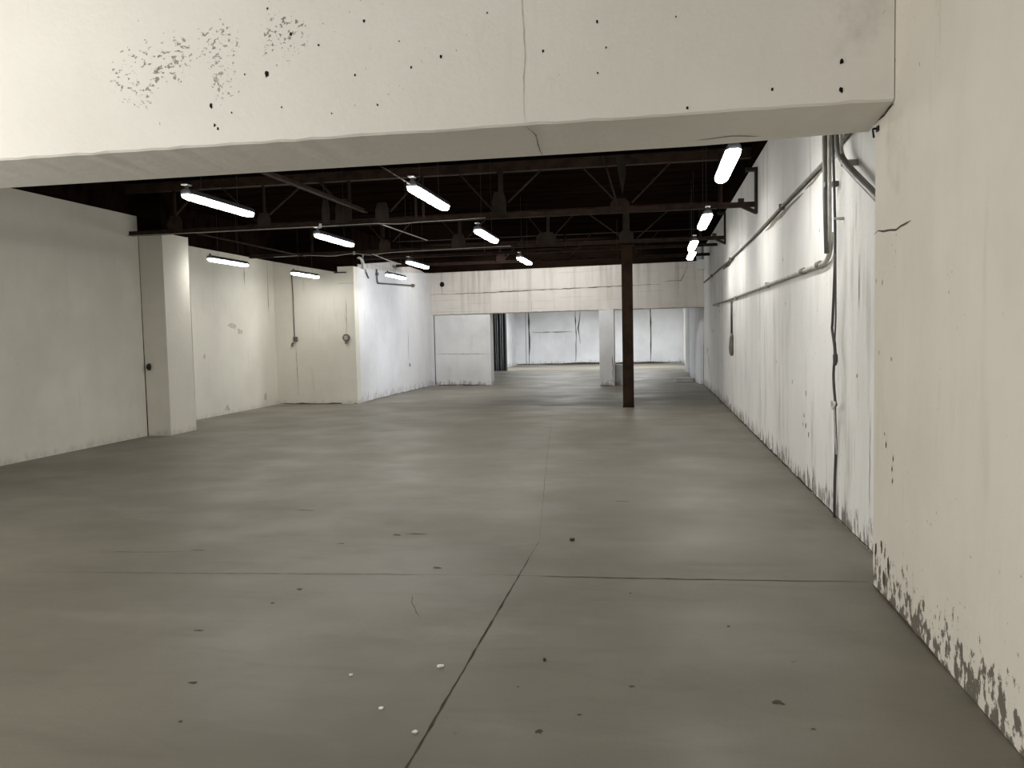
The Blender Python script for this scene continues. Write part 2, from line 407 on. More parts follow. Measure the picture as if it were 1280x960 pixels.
w = MB()
w.prism([(-9.25, 18.65, 0), (-7.56, 18.65, 0), (-7.56, 18.65, 3.22), (-8.85, 18.65, 3.47), (-9.25, 18.65, 3.55)], (0, .25, 0), 'cream')
w.box((-7.56, 18.63, 0), (-7.15, 18.9, 3.36), 'cream')
w.ribbon([(-7.37, 18.628, 2.6), (-7.36, 18.628, 2.2), (-7.38, 18.628, 1.7)], .016, -Y, 'hair', .006)
w.ribbon([(-8.72, 18.648, 1.55), (-8.70, 18.648, .2)], .012, -Y, 'hair', .004)
w.ribbon([(-9.2, 18.647, .012), (-8.0, 18.647, .012), (-7.16, 18.628, .012)], .03, -Y, 'joint', .008)
w.box((-7.62, 18.55, 3.20), (-7.33, 18.63, 3.225), 'iron')
w.box((-7.56, 18.622, 2.95), (-7.15, 18.63, 2.957), 'hair')
struct(w, 'wall_return', 'cream return wall facing the camera, with two small junction boxes', 'wall')
w = MB()
w.prism([(-7.15, 18.9, 0), (-7.15, 25.6, 0), (-7.15, 25.6, 3.68), (-7.15, 21.3, 3.42), (-7.15, 18.9, 3.37)], (-.25, 0, 0), 'cool')
w.prism([(-7.19, 18.9, 3.30), (-7.19, 21.3, 3.36), (-7.19, 25.6, 3.6), (-7.19, 24.6, 3.70), (-7.19, 21.97, 3.76), (-7.19, 19.6, 3.5), (-7.19, 18.9, 3.42)], (-.2, 0, 0), 'lintel')
w.ribbon([(-7.148, 22.9, 1.9), (-7.148, 22.92, .9)], .025, X, 'hair', .01)
w.blob((-7.148, 23.0, .78), .09, .06, Y, Z, 'hair', 11, .4)
w.ribbon([(-7.148, 18.95, .012), (-7.148, 22, .012), (-7.148, 25.4, .012)], .03, X, 'hair', .008)
struct(w, 'wall_left_back', 'cool white wall turning away to the back, with a bent pipe near its top', 'wall')

# back wall: lintel over an opening, panel on the left, pier
def by(x): return 25.42 - (x + 7.15) * .115      # front face of the skewed back wall
w = MB()
def skew(xa, xb, za, zb_, dy, th, key):
    w.prism([(xa, by(xa) + dy, za), (xb, by(xb) + dy, za), (xb, by(xb) + dy, zb_), (xa, by(xa) + dy, zb_)], (0, th, 0), key)
skew(-7.15, 1.518, 2.315, 3.68, 0, .5, 'lintel')
skew(-7.05, -5.13, 0, 2.315, .03, .5, 'panel')
skew(-7.15, -7.05, 0, 2.315, 0, .4, 'cool')
skew(-1.60, -1.15, 0, 2.312, -.30, .6, 'panel')
skew(-1.14, -.80, 0, .62, .05, .35, 'panel')
skew(1.32, 1.518, 3.42, 3.70, -.25, .25, 'panel')
def onback(pts, dy=-.003): return [(x, by(x) + dy, z) for x, z in pts]
w.ribbon(onback([(-7.14, 2.985), (-5.4, 2.975), (-3.5, 3.0), (-.9, 3.03), (.2, 3.04)]), .022, -Y, 'crack', .008)
w.ribbon(onback([(-7.1, 2.32), (-3, 2.32), (1.5, 2.32)]), .02, -Y, 'hair', .006)
w.ribbon(onback([(.35, 3.12), (.85, 3.12), (.95, 3.3), (1.0, 3.5)]), .025, -Y, 'hair', .01)
w.ribbon(onback([(-3.75, 2.33), (-3.74, 2.62)]), .03, -Y, 'hair', .01)
w.ribbon(onback([(-5.13, 1.02), (-6, 1.03), (-7.0, 1.05)], .026), .014, -Y, 'hair', .008)
w.ribbon(onback([(-7.04, .02), (-7.04, 1.2), (-7.04, 2.3)], .024), .03, -Y, 'joint', .0)
w.ribbon(onback([(-7.0, .015), (-6, .02), (-5.14, .015)], .026), .03, -Y, 'joint', .01)
w.ribbon(onback([(-1.20, .1), (-1.19, .55), (-1.21, .9)], -.304), .02, -Y, 'crack', .008)
w.ribbon(onback([(-1.58, .015), (-1.16, .015)], -.304), .03, -Y, 'joint', .006)
w.blob((-6.72, by(-6.72) - .006, 3.30), .085, .085, Vector((1, -.115, 0)), Z, 'black', 12, .08)
w.ribbon(onback([(-6.72, 3.2), (-6.71, 2.98)]), .05, -Y, 'hair', .012)
struct(w, 'wall_back', 'stained concrete back wall with a wide low opening, a blank panel and a pier', 'wall')

# back room beyond the opening
w = MB(); w.box((-7.4, 42, 0), (1.52, 42.3, 3.3), 'backroom')
for x, wd in [(-6.46, .075), (-3.98, .05), (-.11, .06)]:
    w.ribbon([(x, 41.996, 0), (x + .02, 41.996, 1.4), (x, 41.996, 3.2)], wd, -Y, 'joint', .015)
w.ribbon([(-3.72, 41.996, 1.1), (-3.85, 41.996, 1.9), (-3.72, 41.996, 2.8)], .06, -Y, 'crack', .02)
w.ribbon([(-6.62, 41.996, 0), (-6.62, 41.996, 3)], .03, -Y, 'hair', .0)
w.ribbon([(-7.3, 41.994, .04), (-3, 41.994, .04), (1.5, 41.994, .04)], .09, -Y, 'joint', .01)
w.ribbon([(-6.3, 41.996, 1.75), (-5, 41.996, 1.70), (-4.1, 41.996, 1.72)], .04, -Y, 'hair', .02)
struct(w, 'wall_back_room_end', 'far white panelled wall with dark vertical seams beyond the opening', 'wall')
w = MB(); w.box((-7.4, 25.95, 0), (-7.15, 42, 3.3), 'backroom')
struct(w, 'wall_back_room_left', 'white side wall of the far room behind the dark folding door', 'wall')
w = MB()
def round_pil(y0, y1, out, z1):
    n = 10; pts = []
    for k in range(n + 1):
        t = math.pi * k / n
        pts.append((1.515 - out * (math.sin(t) ** .6), (y0 + y1) / 2 - math.cos(t) * (y1 - y0) / 2, 0.0))
    w.prism(pts, (0, 0, z1), 'backroom')
round_pil(24.95, 27.3, .17, 3.29); round_pil(27.9, 30.9, .19, 3.29); round_pil(31.8, 34.2, .22, 3.29)
w.ribbon([(1.513, 24.93, .0), (1.513, 24.93, 1.2)], .10, -X, 'black', .0)
struct(w, 'trim_1', 'rounded white pilasters along the right side of the far room', 'pilaster')
w = MB(); w.prism([(-7.4, by(-7.4) + .3, 3.3), (1.76, by(1.76) + .3, 3.3), (1.76, 42.3, 3.3), (-7.4, 42.3, 3.3)], (0, 0, .2), 'slab')
struct(w, 'ceiling_back_room', 'ceiling slab of the far room, hidden behind the lintel', 'ceiling')
w = MB(); w.box((-8.85, -5, 4.27), (1.76, 5.44, 4.5), 'slab')
struct(w, 'ceiling_front', 'ceiling slab over the camera end, above the beam', 'ceiling')

# dark boarded roof deck, and dark timber fascias above the walls
w = MB()
y = 5.45; random.seed(11)
while y < 25.6:
    h = random.uniform(0, .02); ww = random.choice((.22, .24, .24, .26))
    w.box((-9.5, y, DECK + h), (1.52, y + ww - .012, DECK + .09 + h), 'deck'); y += ww
w.box((-9.5, 5.45, DECK + .115), (1.52, 25.7, DECK + .2), 'deck')
struct(w, 'ceiling', 'dark brown boarded roof deck above the steel trusses', 'ceiling')
w = MB()
w.box((-9.5, 13.24, 3.55), (-9.2, 18.9, DECK), 'deck'); w.box((-8.85, 5.46, 3.755), (-8.59, 12.41, DECK), 'deck'); w.box((-9.2, 12.42, 3.475), (-8.15, 13.3, DECK), 'deck')
w.prism([(-9.25, 18.62, 3.555), (-8.85, 18.62, 3.475), (-7.57, 18.62, 3.23), (-7.57, 18.62, 3.37), (-7.15, 18.62, 3.37), (-7.15, 18.62, DECK), (-9.25, 18.62, DECK)], (0, .3, 0), 'deck')
w.prism([(-7.17, 18.92, 3.43), (-7.17, 19.6, 3.51), (-7.17, 21.97, 3.765), (-7.17, 24.6, 3.705), (-7.17, 25.4, 3.69), (-7.17, 25.4, DECK), (-7.17, 18.92, DECK)], (-.25, 0, 0), 'deck')
w.prism([(-7.17, by(-7.17) - .03, 3.68), (1.30, by(1.30) - .03, 3.68), (1.30, by(1.3) - .03, DECK), (-7.17, by(-7.17) - .03, DECK)], (0, .4, 0), 'deck')
w.box((1.43, 5.46, 4.08), (1.519, 24.3, DECK), 'deck')
struct(w, 'trim_2', 'dark timber fascia closing the gap between wall tops and roof', 'fascia')

# ------------------------------------------------------------------ roof trusses
def truss_parts(root, xl, xr, nodes):
    # local frame: y=0 truss plane, z measured from the bottom chord's centre
    t = MB(); t.angle((xl, 0, 0), (xr, 0, 0), .075, .014, 'steel', up=(0, 0, 1)); t.angle((xr, .03, 0), (xl, .03, 0), .075, .014, 'steel')
    t.build('bottom_chord', root)
    t = MB(); t.box((xl, -.06, .66), (xr, .06, .80), 'steel'); t.box((xl, -.09, .78), (xr, .09, .80), 'steel'); t.build('top_chord', root)
    for (a, b_, w_, k) in nodes['diag']:
        t = MB(); t.bar((a[0], .0, a[1]), (b_[0], .0, b_[1]), .02, w_, k, up=(0, 1, 0)); 
        t.v = [Vector((v.x, v.y, v.z)) for v in t.v]; t.build('diagonal', root)
    for (x, w_, k) in nodes['vert']:
        t = MB(); t.box((x - w_ / 2, -.035, .03), (x - w_ / 2 + .014, .035, .70), k); t.box((x - w_ / 2, -.035, .03), (x + w_ / 2, -.021, .70), k)
        t.build('vertical', root)
    for (xa, xb, za, k) in nodes['gus']:
        t = MB(); c = (xb - xa) * .18
        t.prism([(xa, -.052, .0), (xb, -.052, .0), (xb, -.052, za * .62), (xb - c, -.052, za), (xa + c, -.052, za), (xa, -.052, za * .62)], (0, .012, 0), k)
        t.build('gusset_plate', root)
def bracket(root, xr):
    # iron frame where the truss meets the right wall
    t = MB(); t.box((xr - .035, -.06, -.14), (xr, .06, .52), 'iron'); t.box((xr - .16, -.05, .47), (xr - .02, .05, .52), 'iron'); t.build('wall_mount', root)
    t = MB(); t.bar((xr - .28, 0, .01), (xr - .02, 0, -.12), .07, .05, 'iron'); t.build('bracket_brace', root)
    t = MB(); t.box((xr - .27, -.045, .035), (xr - .19, .045, .085), 'iron'); t.build('bolt_block', root)
N1 = dict(diag=[((-6.07, .20), (-5.42, .70), .035, 'strut'), ((-5.25, .74), (-4.86, .28), .13, 'strut'), ((-4.04, .15), (-3.50, .68), .035, 'steel'),
                ((-2.92, .68), (-2.41, .10), .035, 'strut'), ((-2.16, .20), (-1.62, .68), .035, 'strut'), ((-1.02, .68), (-.54, .16), .035, 'strut'), ((-.28, .11), (.30, .68), .03, 'steel'),
                ((-7.9, .1), (-7.3, .68), .035, 'steel'), ((-6.9, .68), (-6.3, .1), .035, 'steel')],
          vert=[(-6.15, .05, 'strut'), (-4.70, .06, 'strut'), (-3.62, .05, 'strut'), (-3.50, .05, 'steel'), (-2.27, .09, 'strut'), (-7.73, .06, 'steel'), (1.0, .05, 'steel')],
          gus=[(-6.26, -6.04, .22, 'strut'), (-5.16, -5.03, .38, 'strut'), (-4.93, -4.70, .38, 'strut'), (-4.27, -4.05, .29, 'strut'), (-2.40, -2.18, .36, 'strut'), (-.60, -.32, .17, 'steel'), (-7.85, -7.6, .25, 'steel')])
N2 = dict(diag=[((-2.62, .60), (-2.3, .2), .035, 'strut'), ((-2.05, .2), (-1.6, .66), .035, 'strut'), ((-1.33, .62), (-.64, .10), .04, 'strut'), ((-.30, .06), (.36, .62), .04, 'strut'),
                ((-4.6, .66), (-4.2, .2), .035, 'steel'), ((-4.0, .2), (-3.5, .66), .035, 'steel'), ((-6.3, .66), (-5.9, .2), .035, 'steel'), ((-5.7, .2), (-5.2, .66), .035, 'steel')],
          vert=[(-2.2, .08, 'strut'), (-.53, .15, 'strut'), (-4.15, .08, 'strut'), (-5.9, .06, 'steel'), (-7.6, .06, 'steel'), (1.0, .05, 'steel')],
          gus=[(-2.45, -2.02, .26, 'strut'), (-4.33, -4.02, .30, 'strut'), (-.68, -.38, .22, 'strut'), (-6.0, -5.75, .25, 'steel')])
tr = thing('roof_truss', (0, 12.2, 3.43), 'nearest brown steel roof truss, bracketed to the right wall, close behind the beam', 'roof truss', 'roof trusses')
truss_parts(tr, -9.15, 1.50, N1); bracket(tr, 1.517)
# hanger and tapered strap rising from the node beside the post
t = MB(); t.bar((-.49, -.08, .06), (-.70, -.08, .80), .03, .06, 'strut', up=(0, 1, 0)); t.build('hanger_strut', tr)
t = MB(); t.prism([(-.42, -.10, .22), (-.365, -.10, .52), (-.375, -.10, .80), (-.52, -.10, .80)], (0, .02, 0), 'strut'); tag(t.build('hanger_plate', tr), 'pale tapered hanger plate')
tr = thing('roof_truss', (0, 17.3, 3.54), 'second brown steel roof truss, held up by the dark post in mid floor', 'roof truss', 'roof trusses')
truss_parts(tr, -9.15, 1.50, N2); bracket(tr, 1.517)
tr = thing('roof_truss', (0, 21.75, 3.62), 'farthest brown steel roof truss, closest to the stained back wall', 'roof truss', 'roof trusses')
truss_parts(tr, -7.08, 1.50, dict(diag=[((-4.0 + k * 1.8, .06), (-3.4 + k * 1.8, .66), .04, 'steel') for k in range(3)], vert=[(-4.1 + 1.8 * k, .07, 'steel') for k in range(3)], gus=[(-4.2 + 1.8 * k, -3.95 + 1.8 * k, .22, 'steel') for k in range(3)]))
# single tie angle between the second and last trusses
tr = thing('roof_tie', (0, 19.2, 3.6), 'thin brown steel tie crossing the roof between the second and farthest trusses', 'tie bar')
t = MB(); t.angle((-8.8, 0, 0), (1.50, 0, 0), .07, .012, 'steel'); t.build('tie_angle', tr)
t = MB(); t.tube([(-4, 0, .03), (-4, 0, .67)], .012, 'steel', 8); t.build('hanger_rod', tr)
t = MB(); t.tube([(-.8, 0, .03), (-.8, 0, .67)], .012, 'steel', 8); t.build('hanger_rod', tr)
# lengthwise members
tr = thing('roof_girt', (-4.5, 9.7, 3.58), 'reddish brown steel girt slanting back from the beam above the left strip lights', 'girt')
t = MB(); t.angle((-.03, -4.2, 0), (.13, 2.3, 0), .07, .014, 'steel'); t.build('girt_angle', tr)
for yy in (-3.5, -1.3):
    t = MB(); t.bar((.04, yy, .03), (.04, yy, .70), .03, .05, 'steel'); t.build('girt_hanger', tr)

# ------------------------------------------------------------------ post
po = thing('steel_post', (-.525, 17.42, 0), 'dark brown steel post standing alone in the open floor', 'post')
t = MB()
t.box((-.115, -.11, .012), (.115, -.09, 3.44), 'post'); t.box((-.115, .09, .012), (.115, .11, 3.44), 'post'); t.box((-.012, -.09, .012), (.012, .09, 3.44), 'post')
for sx in (-1, 1): t.box((sx * .115, -.09, .012), (sx * .100, .09, 3.44), 'post')
t.build('shaft', po, bevel=.004)
t = MB(); t.box((-.125, -.125, 0), (.125, .125, .012), 'post'); t.build('base_plate', po)
t = MB(); t.box((-.16, -.14, 3.44), (.16, .14, 3.465), 'post'); t.build('cap_plate', po)
for sx in (-1, 1):
    t = MB(); t.bar((sx * .11, 0, 2.95 + .2), (sx * .26, 0, 3.44), .04, .03, 'post', up=(0, 1, 0)); t.build('knee_brace', po)

# ------------------------------------------------------------------ strip lights
def lamp(root, L):
    h = L / 2
    def hull(prof_w, z_of, y_in, key, name, zs):
        pass
    # diffuser: long hull with rounded, tapering ends
    st = [(-h, .62), (-h + .02, .74), (-h + .07, .94), (-h + .12, 1.), (h - .12, 1.), (h - .07, .94), (h - .02, .74), (h, .62)]
    vs = []; fs = []; n = 9
    for (yy, k) in st:
        for j in range(n):
            t = math.pi * j / (n - 1)
            vs.append((math.copysign(abs(math.cos(t)) ** .7, math.cos(t)) * .064 * k, yy, -.012 - math.sin(t) ** .7 * .045 * (.6 + .4 * k)))
    for i in range(len(st) - 1):
        for j in range(n - 1):
            a = i * n + j; fs.append((a, a + n, a + n + 1, a + 1))
        fs.append((i * n, i * n + n - 1, (i + 1) * n + n - 1, (i + 1) * n))
    fs.append(tuple(range(n))); fs.append(tuple(range((len(st) - 1) * n + n - 1, (len(st) - 1) * n - 1, -1)))
    t = MB(); t.add(vs, fs, 'lamp'); tag(t.build('diffuser', root, smooth=True), 'glowing white diffuser')
    # housing: shallow tray with sloped sides
    prof = [(-.066, -.012), (.066, -.012), (.06, .02), (.04, .045), (-.04, .045), (-.06, .02)]
    t = MB(); t.prism([(a, -h + .04, c) for a, c in prof], (0, 2 * h - .08, 0), 'housing'); t.build('housing', root)
    for sy in (-1, 1):
        t = MB(); t.prism([(a * .9, sy * (h - .04), c * .9) for a, c in prof], (0, sy * .03, 0), 'housing'); t.build('end_cap', root)
        t = MB(); t.tube([(0, sy * (h - .3), .045), (0, sy * (h - .3), DECK - 3.1)], .002, 'housing', 5); t.build('suspension_wire', root)
    t = MB(); t.box((-.03, -h - .02, .078), (.03, -h + .08, .088), 'brightspot'); t.box((-.012, -h + .02, .04), (.012, -h + .05, .088), 'housing'); tag(t.build('clip_or_bright_spot_plate', root), 'small white plate for a bright spot at the near end')  # white plate put in for the bright spot above the lamp's near end
LZ = 3.1
root = thing('strip_light', (-4.62, 8.14, LZ), 'largest lit strip light on the left, hanging just behind the concrete beam', 'strip light', 'hanging strip lights')
lamp(root, 1.34)
LL = [((-2.33, 8.38), 'large lit strip light behind the beam, over the middle of the floor'),
      ((-4.67, 11.46), 'lit strip light right under the nearest truss, behind the largest left light'),
      ((-2.41, 11.76), 'lit strip light just past the nearest truss, over the middle of the floor'),
      ((-4.71, 15.9), 'small lit strip light with a pale pipe leading to its near end'),
      ((-2.50, 15.9), 'small lit strip light farthest in the row over mid floor, close left of the post'),
      ((-7.80, 13.95), 'lit strip light seen against the left cream wall, nearer of the two beside that wall'),
      ((-7.82, 17.37), 'lit strip light against the cream return wall, above a thin wire and box'),
      ((-6.10, 18.71), 'lit strip light against the top of the cool white wall, above the bent pipe'),
      ((.675, 7.55), 'broad lit strip light beside the right wall, the one nearest the beam'),
      ((.71, 11.24), 'lit strip light along the right wall, second back from the beam'),
      ((.70, 14.30), 'small lit strip light along the right wall, third back from the beam'),
      ((.76, 16.15), 'small lit strip light along the right wall, last and lowest one before the back wall')]
for (xy, lab) in LL:
    r = copy_thing(root, (xy[0], xy[1], LZ), lab)
    if 0 < xy[0] and xy[1] > 10:
        d = [o for o in r.children if o.name.startswith('diffuser')][0]
        d.material_slots[0].link = 'OBJECT'; d.material_slots[0].material = M['lamp_dim']

# ------------------------------------------------------------------ conduits and cables
def clip_at(root, p, ax, key='conduitdark'):
    t = MB(); p = Vector(p)
    if ax == 'y': t.box(p + Vector((-.028, -.02, -.035)), p + Vector((.03, .02, .035)), key)
    else: t.box(p + Vector((-.028, -.035, -.02)), p + Vector((.078, .035, .02)), key)
    t.build('clip_or_bright_spot_plate', root)
cw = 1.488
c = thing('conduit', (cw, 6, 3.02), 'thick grey conduit running level along the top of the right wall', 'conduit', 'conduits on the right wall')
t = MB(); t.tube(curve([(0, -.75, .12), (0, .3, .09), (0, 1.45, .03), (0, 3.8, 0), (0, 6.5, -.04), (0, 10, -.05), (0, 15, -.02), (0, 18.1, .0)], 10), .017, 'conduitdark', 10); t.build('pipe', c, smooth=True)
for yy, zz in ((3.8, 0), (10, -.05), (15, -.02)): clip_at(c, (0, yy, zz), 'y')
c = thing('conduit', (cw, 7, 2.19), 'thin grey conduit that bends from the vertical pipe and runs low along the right wall', 'conduit', 'conduits on the right wall')
t = MB(); t.tube(curve([(0, .17, .22), (0, .18, .10), (0, .30, .01), (0, .55, -.02), (0, 1.0, -.015)], 8) + [Vector((0, 5, 0)), Vector((0, 13.5, .05))], .021, 'conduit', 10); t.build('pipe', c, smooth=True)
for yy in (.66, 1.45):
    t = MB(); t.tube([(0, yy - .07, -.01), (0, yy - .06, -.01), (0, yy + .06, -.01), (0, yy + .07, -.01)], [.022, .032, .032, .022], 'conduitdark', 10); t.build('coupling', c)
for yy in (4, 8, 12): clip_at(c, (0, yy, .0), 'y', 'conduit')
c = thing('conduit', (1.44, 7.08, 2.19), 'dark upright conduit dropping from the beam down the right wall', 'conduit', 'conduits on the right wall')
t = MB(); t.tube([(-.012, .05, 2.0), (-.012, .04, 1.0), (-.012, .02, .5), (-.008, -.03, .035)], .021, 'conduitdark', 10); t.build('pipe', c, smooth=True)
t = MB(); t.tube([(0, .0 - .07, 2.0), (0, -.08, 1.0), (0, -.10, .3), (0, -.11, .12)], .016, 'conduit', 8); tag(t.build('side_pipe', c, smooth=True), 'thinner pale pipe alongside')
clip_at(c, (0, .0, 1.35), 'z'); clip_at(c, (0, -.02, .6), 'z')
c = thing('hanging_cable', (1.452, 6.87, 0), 'long dark cable knotted halfway, hanging down the right wall to the floor', 'cable')
t = MB()
t.tube(curve([(0, .08, 3.6), (0, .07, 3.18), (0, .0, 2.66), (0, -.03, 2.2), (0, .05, 1.67), (0, .07, 1.60), (0, -.03, 1.42), (0, .01, 1.21), (0, -.05, 1.02), (.01, -.04, .98), (.03, .10, .93), (.052, .16, .61), (.052, .20, .3), (.052, .21, .004)], 7), .011, 'cable', 8)
t.build('cable_run', c, smooth=True)
t = MB(); t.tube(curve([(0, -.05, 2.2), (0, -.06, 1.7), (0, -.03, 1.5), (0, -.05, 1.40), (0, -.06, 1.30)], 7), [.007] * 15 + [.012] * 7 + [.02] * 4 + [.018, .012, .006], 'cable', 8); t.build('cable_end', c, smooth=True)
t = MB(); t.tube(curve([(0, -.02, 1.02), (-.01, -.09, .99), (-.02, -.06, .95), (-.01, .03, .96), (-.02, -.02, 1.01), (-.005, -.04, .94), (.02, .05, .80), (.052, .14, .55)], 7), .0065, 'palecable', 8); tag(t.build('knot', c, smooth=True), 'pale cord knotted around the cable')
t = MB(); t.box((-.012, -.03, 2.47), (.066, .0, 2.49), 'conduit'); t.build('clip_or_bright_spot_plate', c)
c = thing('grey_hose', (1.43, 5.80, 2.47), 'grey hose curving down from the beam behind the pillar top', 'hose')
t = MB(); t.tube(curve([(0, .86, 1.2), (0, .85, .70), (0, .80, .49), (0, .50, .31), (0, -.17, .01), (0, -.60, -.18)], 8), .028, 'conduitdark', 10); t.build('hose_run', c, smooth=True)
t = MB(); t.tube([(0, .74, 1.2), (0, .76, .62), (0, .72, .45)], .012, 'conduit', 8); t.build('side_pipe', c, smooth=True)
t = MB(); t.box((-.030, .60, .34), (.088, .625, .385), 'conduit'); t.build('clip_or_bright_spot_plate', c)
c = thing('pull_cord', (cw, 15.8, 1.12), 'short black cord hanging from the low conduit on the right wall, fat at its end', 'cord')
t = MB(); t.tube([(0, -.02, 1.045), (0, 0, .8), (0, .01, .42)], .020, 'cable', 8); t.build('cord_line', c, smooth=True)
t = MB(); t.tube([(0, .01, .43), (0, .02, .34), (0, .03, .16), (0, .03, .05), (0, .03, 0)], [.02, .04, .055, .045, .02], 'conduitdark', 10); tag(t.build('toggle', c, smooth=True), 'thick frayed grey end')
c = thing('wall_hook', (1.33, 5.12, 2.74), 'small black iron hook at the top of the right pillar', 'hook')
t = MB(); t.box((-.010, -.015, .02), (-.001, .03, .05), 'iron'); t.build('mount_plate', c)
t = MB(); t.tube(curve([(-.01, .01, .035), (-.03, .0, .035), (-.035, -.01, .02), (-.03, -.01, -.02)], 6), .006, 'iron', 8); t.build('hook_arm', c, smooth=True)

# pale cables strung along the trusses, pipes between them
c = thing('hanging_cable', (0, 12.13, 3.385), 'thin pale cable lashed along the bottom of the nearest truss', 'cable', 'pale cables on the trusses')
t = MB(); t.tube(curve([(-8.6, 0, .0), (-7.4, 0, .0), (-6.4, 0, .004), (-5.2, 0, .006), (-4.3, 0, .012), (-3.9, 0, -.012), (-3.5, 0, .004), (-2.95, 0, .01), (-2.5, 0, .02)], 8), .0045, 'palecable', 8); t.build('cable_run', c, smooth=True)
t = MB(); t.box((-5.2, -.012, -.012), (-5.17, .03, .05), 'palecable'); t.build('clip_or_bright_spot_plate', c)
c = thing('hanging_cable', (0, 17.22, 3.48), 'thin pale cable sagging along the bottom of the second truss', 'cable', 'pale cables on the trusses')
t = MB(); t.tube(curve([(-8.5, 0, .02), (-7.75, 0, .03), (-7.1, 0, -.01), (-6.6, 0, .03), (-6.2, 0, -.02), (-5.6, 0, .02), (-4.2, 0, .04), (-3, 0, .05)], 8), .006, 'palecable', 8); t.build('cable_run', c, smooth=True)
t = MB(); t.box((-6.6, -.012, .0), (-6.56, .03, .07), 'palecable'); t.build('clip_or_bright_spot_plate', c)
c = thing('hanging_pipe', (-4.2, 12.2, 3.40), 'pale straight pipe running back from the nearest truss under the dark roof', 'pipe')
t = MB(); t.tube([(-.02, -.02 - .02, .0), (.085, 2.35, .0)], .009, 'palecable', 8); t.build('pipe_run', c, smooth=True)
t = MB(); t.tube([(.03, 1.2, .01), (.03, 1.2, .88)], .006, 'steel', 6); t.build('hanger_mount', c)
c = thing('hanging_pipe', (-5.45, 15.25, 3.22), 'short pale pipe leading to the near end of the third left strip light', 'pipe')
t = MB(); t.tube([(.32, -.35, -.03), (.05, -.1, .03), (-.05, 1.15, .02), (-.05, 1.9, .02)][1:], .009, 'palecable', 8); t.build('pipe_run', c, smooth=True)
t = MB(); t.tube([(-.01, .6, .03), (-.01, .6, 1.06)], .005, 'steel', 6); t.build('hanger_mount', c)
c = thing('hanging_pipe', (-7.73, 12.7, 3.47), 'dull grey pipe running back beside the left wall below the roof', 'pipe')
t = MB(); t.tube([(0, .1, 0), (.03, 2.6, 0), (.04, 4.4, 0)], .016, 'strut', 8); t.build('pipe_run', c, smooth=True)
t = MB(); t.tube([(.02, 1.4, .01), (.02, 1.4, .81)], .006, 'steel', 6); t.build('hanger_mount', c)
c = thing('feed_cord', (-2.39, 6.2, 3.13), 'thin brown flex feeding the near end of the large middle strip light', 'cord')
t = MB(); t.tube([(-.0, -.7, .01), (.02, .7, -.0), (.05, 1.5, -.02)], .007, 'strut', 8); t.build('mount_wire', c, smooth=True)

# fittings on the left walls
c = thing('junction_box', (-8.71, 18.62, 1.62), 'small dark junction box on the cream return wall, hanging from a thin wire', 'junction box', 'wall boxes')
t = MB(); t.box((-.055, -.03, -.06), (.055, .027, .06), 'conduitdark'); t.build('box_body', c, bevel=.012)
t = MB(); t.tube(curve([(-.06, .0, -.09), (-.09, -.02, -.13), (-.07, -.01, -.18)], 5), .022, 'conduitdark', 8); t.build('loose_plug', c, smooth=True)
t = MB(); t.tube([(-.03, .015, .06), (-.035, .015, .5), (-.03, .015, 1.1), (-.05, .015, 1.62)], .012, 'conduitdark', 8); t.build('wire_mount', c, smooth=True)
c = thing('junction_box', (-7.38, 18.60, 1.63), 'larger mottled junction box near the outer corner of the cream return wall', 'junction box', 'wall boxes')
t = MB(); t.lathe([(.0, -.03), (.085, -.03), (.095, 0), (.085, .025), (.0, .028)], 'conduitdark', n=14); t.v = [Vector((v.x, v.z, v.y)) for v in t.v]; t.build('box_body', c)
t = MB(); t.box((-.04, -.045, -.05), (.05, -.028, .04), 'conduit'); t.build('mount_cover', c, bevel=.008)
t = MB(); t.tube([(0, .0, -.08), (.0, -.01, -.15)], .03, 'conduitdark', 8); t.build('nipple', c)
c = thing('round_knob', (-8.50, 12.42, 1.19), 'small dark round knob on the front of the left pilaster', 'knob')
t = MB(); t.lathe([(.02, 0), (.032, .01), (.042, .03), (.036, .05), (.015, .058)], 'iron', n=14); t.v = [Vector((v.x, -v.z + .018, v.y * 1.35)) for v in t.v]; t.build('knob_head', c, smooth=True)
t = MB(); t.box((-.03, .0, -.06), (.02, .018, .06), 'conduitdark'); t.build('mount_plate', c)
c = thing('bent_pipe', (-7.12, 20.2, 3.05), 'thin grey pipe bent to an L near the top of the cool white wall', 'pipe')
t = MB(); t.tube([(0, .03, .36), (0, .05, .08), (0, .08, .02), (0, .16, .0), (0, 2.0, .07), (0, 3.3, .12)], .020, 'conduitdark', 8); t.build('pipe_run', c, smooth=True)
t = MB(); t.box((-.028, 3.2, .08), (.03, 3.36, .16), 'conduitdark'); t.build('end_mount', c)
t = MB(); t.box((-.028, .0, .20), (.03, .1, .27), 'conduitdark'); t.build('clip_or_bright_spot_plate', c)
c = thing('torn_wrap', (-7.08, 18.95, 3.4), 'torn white pipe wrap dangling from the roof at the corner of the cool white wall', 'pipe wrap')
t = MB(); t.tube(curve([(0, .22, -.06), (0, .18, .03), (0, .12, .12), (0, -.02, .18), (0, -.18, .17)], 6), [.05] * 8 + [.045] * 6 + [.03] * 8 + [.02] * 3, 'insul', 8); t.build('wrap_body', c, smooth=True)
t = MB(); t.tube(curve([(0, .10, .13), (0, .16, .20), (.0, .17, .27)], 6), .022, 'insul', 8); t.build('wrap_tail', c, smooth=True)
t = MB(); t.tube(curve([(-.04, .42, -.02), (-.04, .5, -.14), (-.045, .66, -.26)], 6), [.012] * 6 + [.02] * 7, 'conduitdark', 8); tag(t.build('mount_strap', c, smooth=True), 'dark dangling strap')

